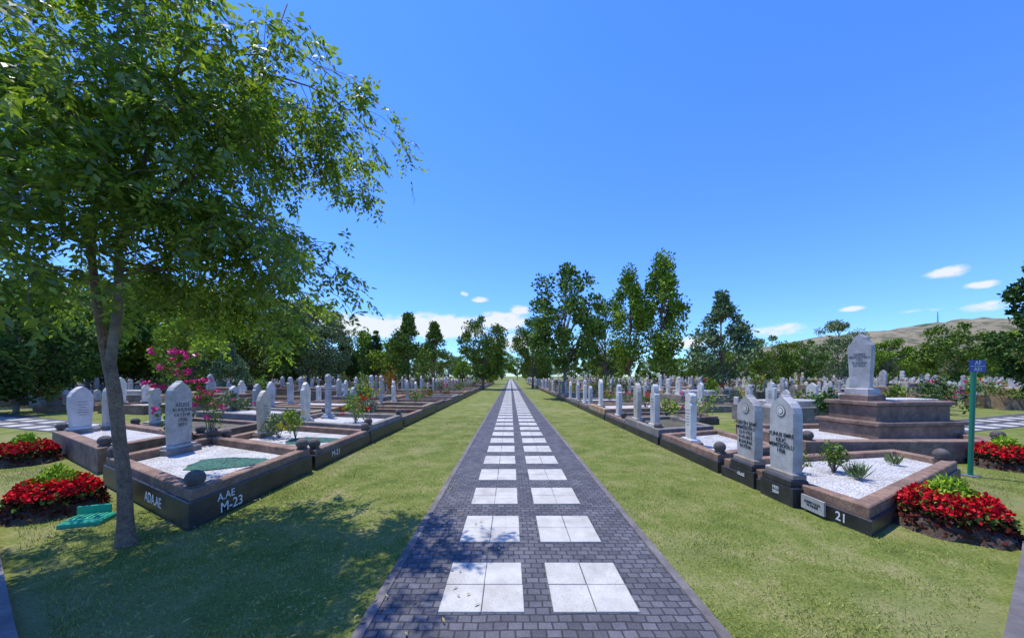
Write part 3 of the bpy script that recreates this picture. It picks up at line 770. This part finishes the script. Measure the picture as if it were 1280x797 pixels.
# ------------------------------------------------------------ world
SE=math.radians(71); sh=Vector((-.78,.62)).normalized()
w=bpy.data.worlds.new('World'); scene.world=w; w.use_nodes=True; nt=w.node_tree; nt.nodes.clear()
out=N(nt,'ShaderNodeOutputWorld'); bg=N(nt,'ShaderNodeBackground'); nt.links.new(bg.outputs[0],out.inputs[0])
sky=N(nt,'ShaderNodeTexSky',sky_type='NISHITA'); sky.sun_disc=False; sky.sun_elevation=SE; sky.sun_rotation=math.atan2(sh.x,sh.y)
sky.air_density=1.0; sky.dust_density=.3; sky.ozone_density=3.0; sky.altitude=1000
tc=N(nt,'ShaderNodeTexCoord'); sep=N(nt,'ShaderNodeSeparateXYZ'); nt.links.new(tc.outputs['Generated'],sep.inputs[0])
def M(op,a,b=None,c=None,clamp=False):
    n=N(nt,'ShaderNodeMath',operation=op); n.use_clamp=clamp
    for i,v in enumerate((a,b,c)):
        if v is None: continue
        if isinstance(v,(int,float)): n.inputs[i].default_value=v
        else: nt.links.new(v,n.inputs[i])
    return n.outputs[0]
az=M('MULTIPLY',M('ARCTAN2',sep.outputs[0],sep.outputs[1]),180/pi)
el=M('MULTIPLY',M('ARCSINE',sep.outputs[2]),180/pi)
comb=N(nt,'ShaderNodeCombineXYZ'); nt.links.new(az,comb.inputs[0]); nt.links.new(M('MULTIPLY',el,2.2),comb.inputs[1])
ns=noise(nt,comb.outputs[0],.42,8,.62)
tot=None
for a,e_,ww,hh_,amp in ((-7.6,13.3,1.1,.5,1.05),(-5,12.5,1.7,.6,1.15),(1.6,10.8,2.0,1.1,1.25),(-1.5,9.0,5,1.8,1.45),(-12,8.0,10,2.2,1.6),(-24,7.6,8,2.0,1.5),(2,5.5,8,2,1.2),
    (52,10.6,2.0,.7,1.2),(53.9,8.9,1.4,.5,1.1),(44.7,7.9,1.5,.42,1.1),(50,7,2.6,.35,.8),(54,6.8,2,.6,1.1),(38,6.0,4.5,1.0,1.05),(28,5,6,1.2,1.05),(70,9,5,1,.9),(-60,9,6,1.2,.9),(120,14,12,2,.9),(-120,12,12,3,.9),(180,16,14,3,.9)):
    dx=M('DIVIDE',M('SUBTRACT',az,a),ww); dy=M('DIVIDE',M('SUBTRACT',el,e_),hh_)
    gg=M('MULTIPLY',M('EXPONENT',M('MULTIPLY',M('ADD',M('MULTIPLY',dx,dx),M('MULTIPLY',dy,dy)),-1.0)),amp)
    tot=gg if tot is None else M('MAXIMUM',tot,gg)
cl=M('MULTIPLY',tot,M('MULTIPLY_ADD',ns,1.9,-.05))
mr=N(nt,'ShaderNodeMapRange',interpolation_type='SMOOTHSTEP'); nt.links.new(cl,mr.inputs[0]); mr.inputs[1].default_value=.42; mr.inputs[2].default_value=.95; mr.inputs[4].default_value=.92
tr_=ramp(nt,M('DIVIDE',el,60.0,clamp=True),[(0,(.30,.44,.56)),(.25,(.29,.48,.87)),(.7,(.25,.49,1.05))])
tint=mixc(nt,1.0,sky.outputs[0],tr_,'MULTIPLY')
tint=mixc(nt,1.0,tint,(2.4,2.4,2.4),'MULTIPLY')
cloud=mixc(nt,mr.outputs[0],tint,(6.0,6.2,6.5))
nt.links.new(cloud,bg.inputs[0]); bg.inputs[1].default_value=.15
sd=bpy.data.lights.new('sun','SUN'); sd.energy=5.0; sd.angle=math.radians(.5); sd.color=(1,.96,.87)
so=bpy.data.objects.new('sun',sd); col.objects.link(so)
d=Vector((-sh.x*math.cos(SE),-sh.y*math.cos(SE),-math.sin(SE))); so.rotation_euler=d.to_track_quat('-Z','Y').to_euler()
cd=bpy.data.cameras.new('camera'); cam=bpy.data.objects.new('camera',cd); col.objects.link(cam)
cam.location=(0,0,EYE); cam.rotation_euler=(pi/2,0,0); cd.sensor_width=36; cd.lens=36*430/1280; cd.shift_y=71.5/1280; cd.shift_x=2/1280; cd.clip_end=9000; cd.clip_start=.05
scene.camera=cam
scene.view_settings.view_transform='Standard'; scene.view_settings.look='None'; scene.view_settings.exposure=0
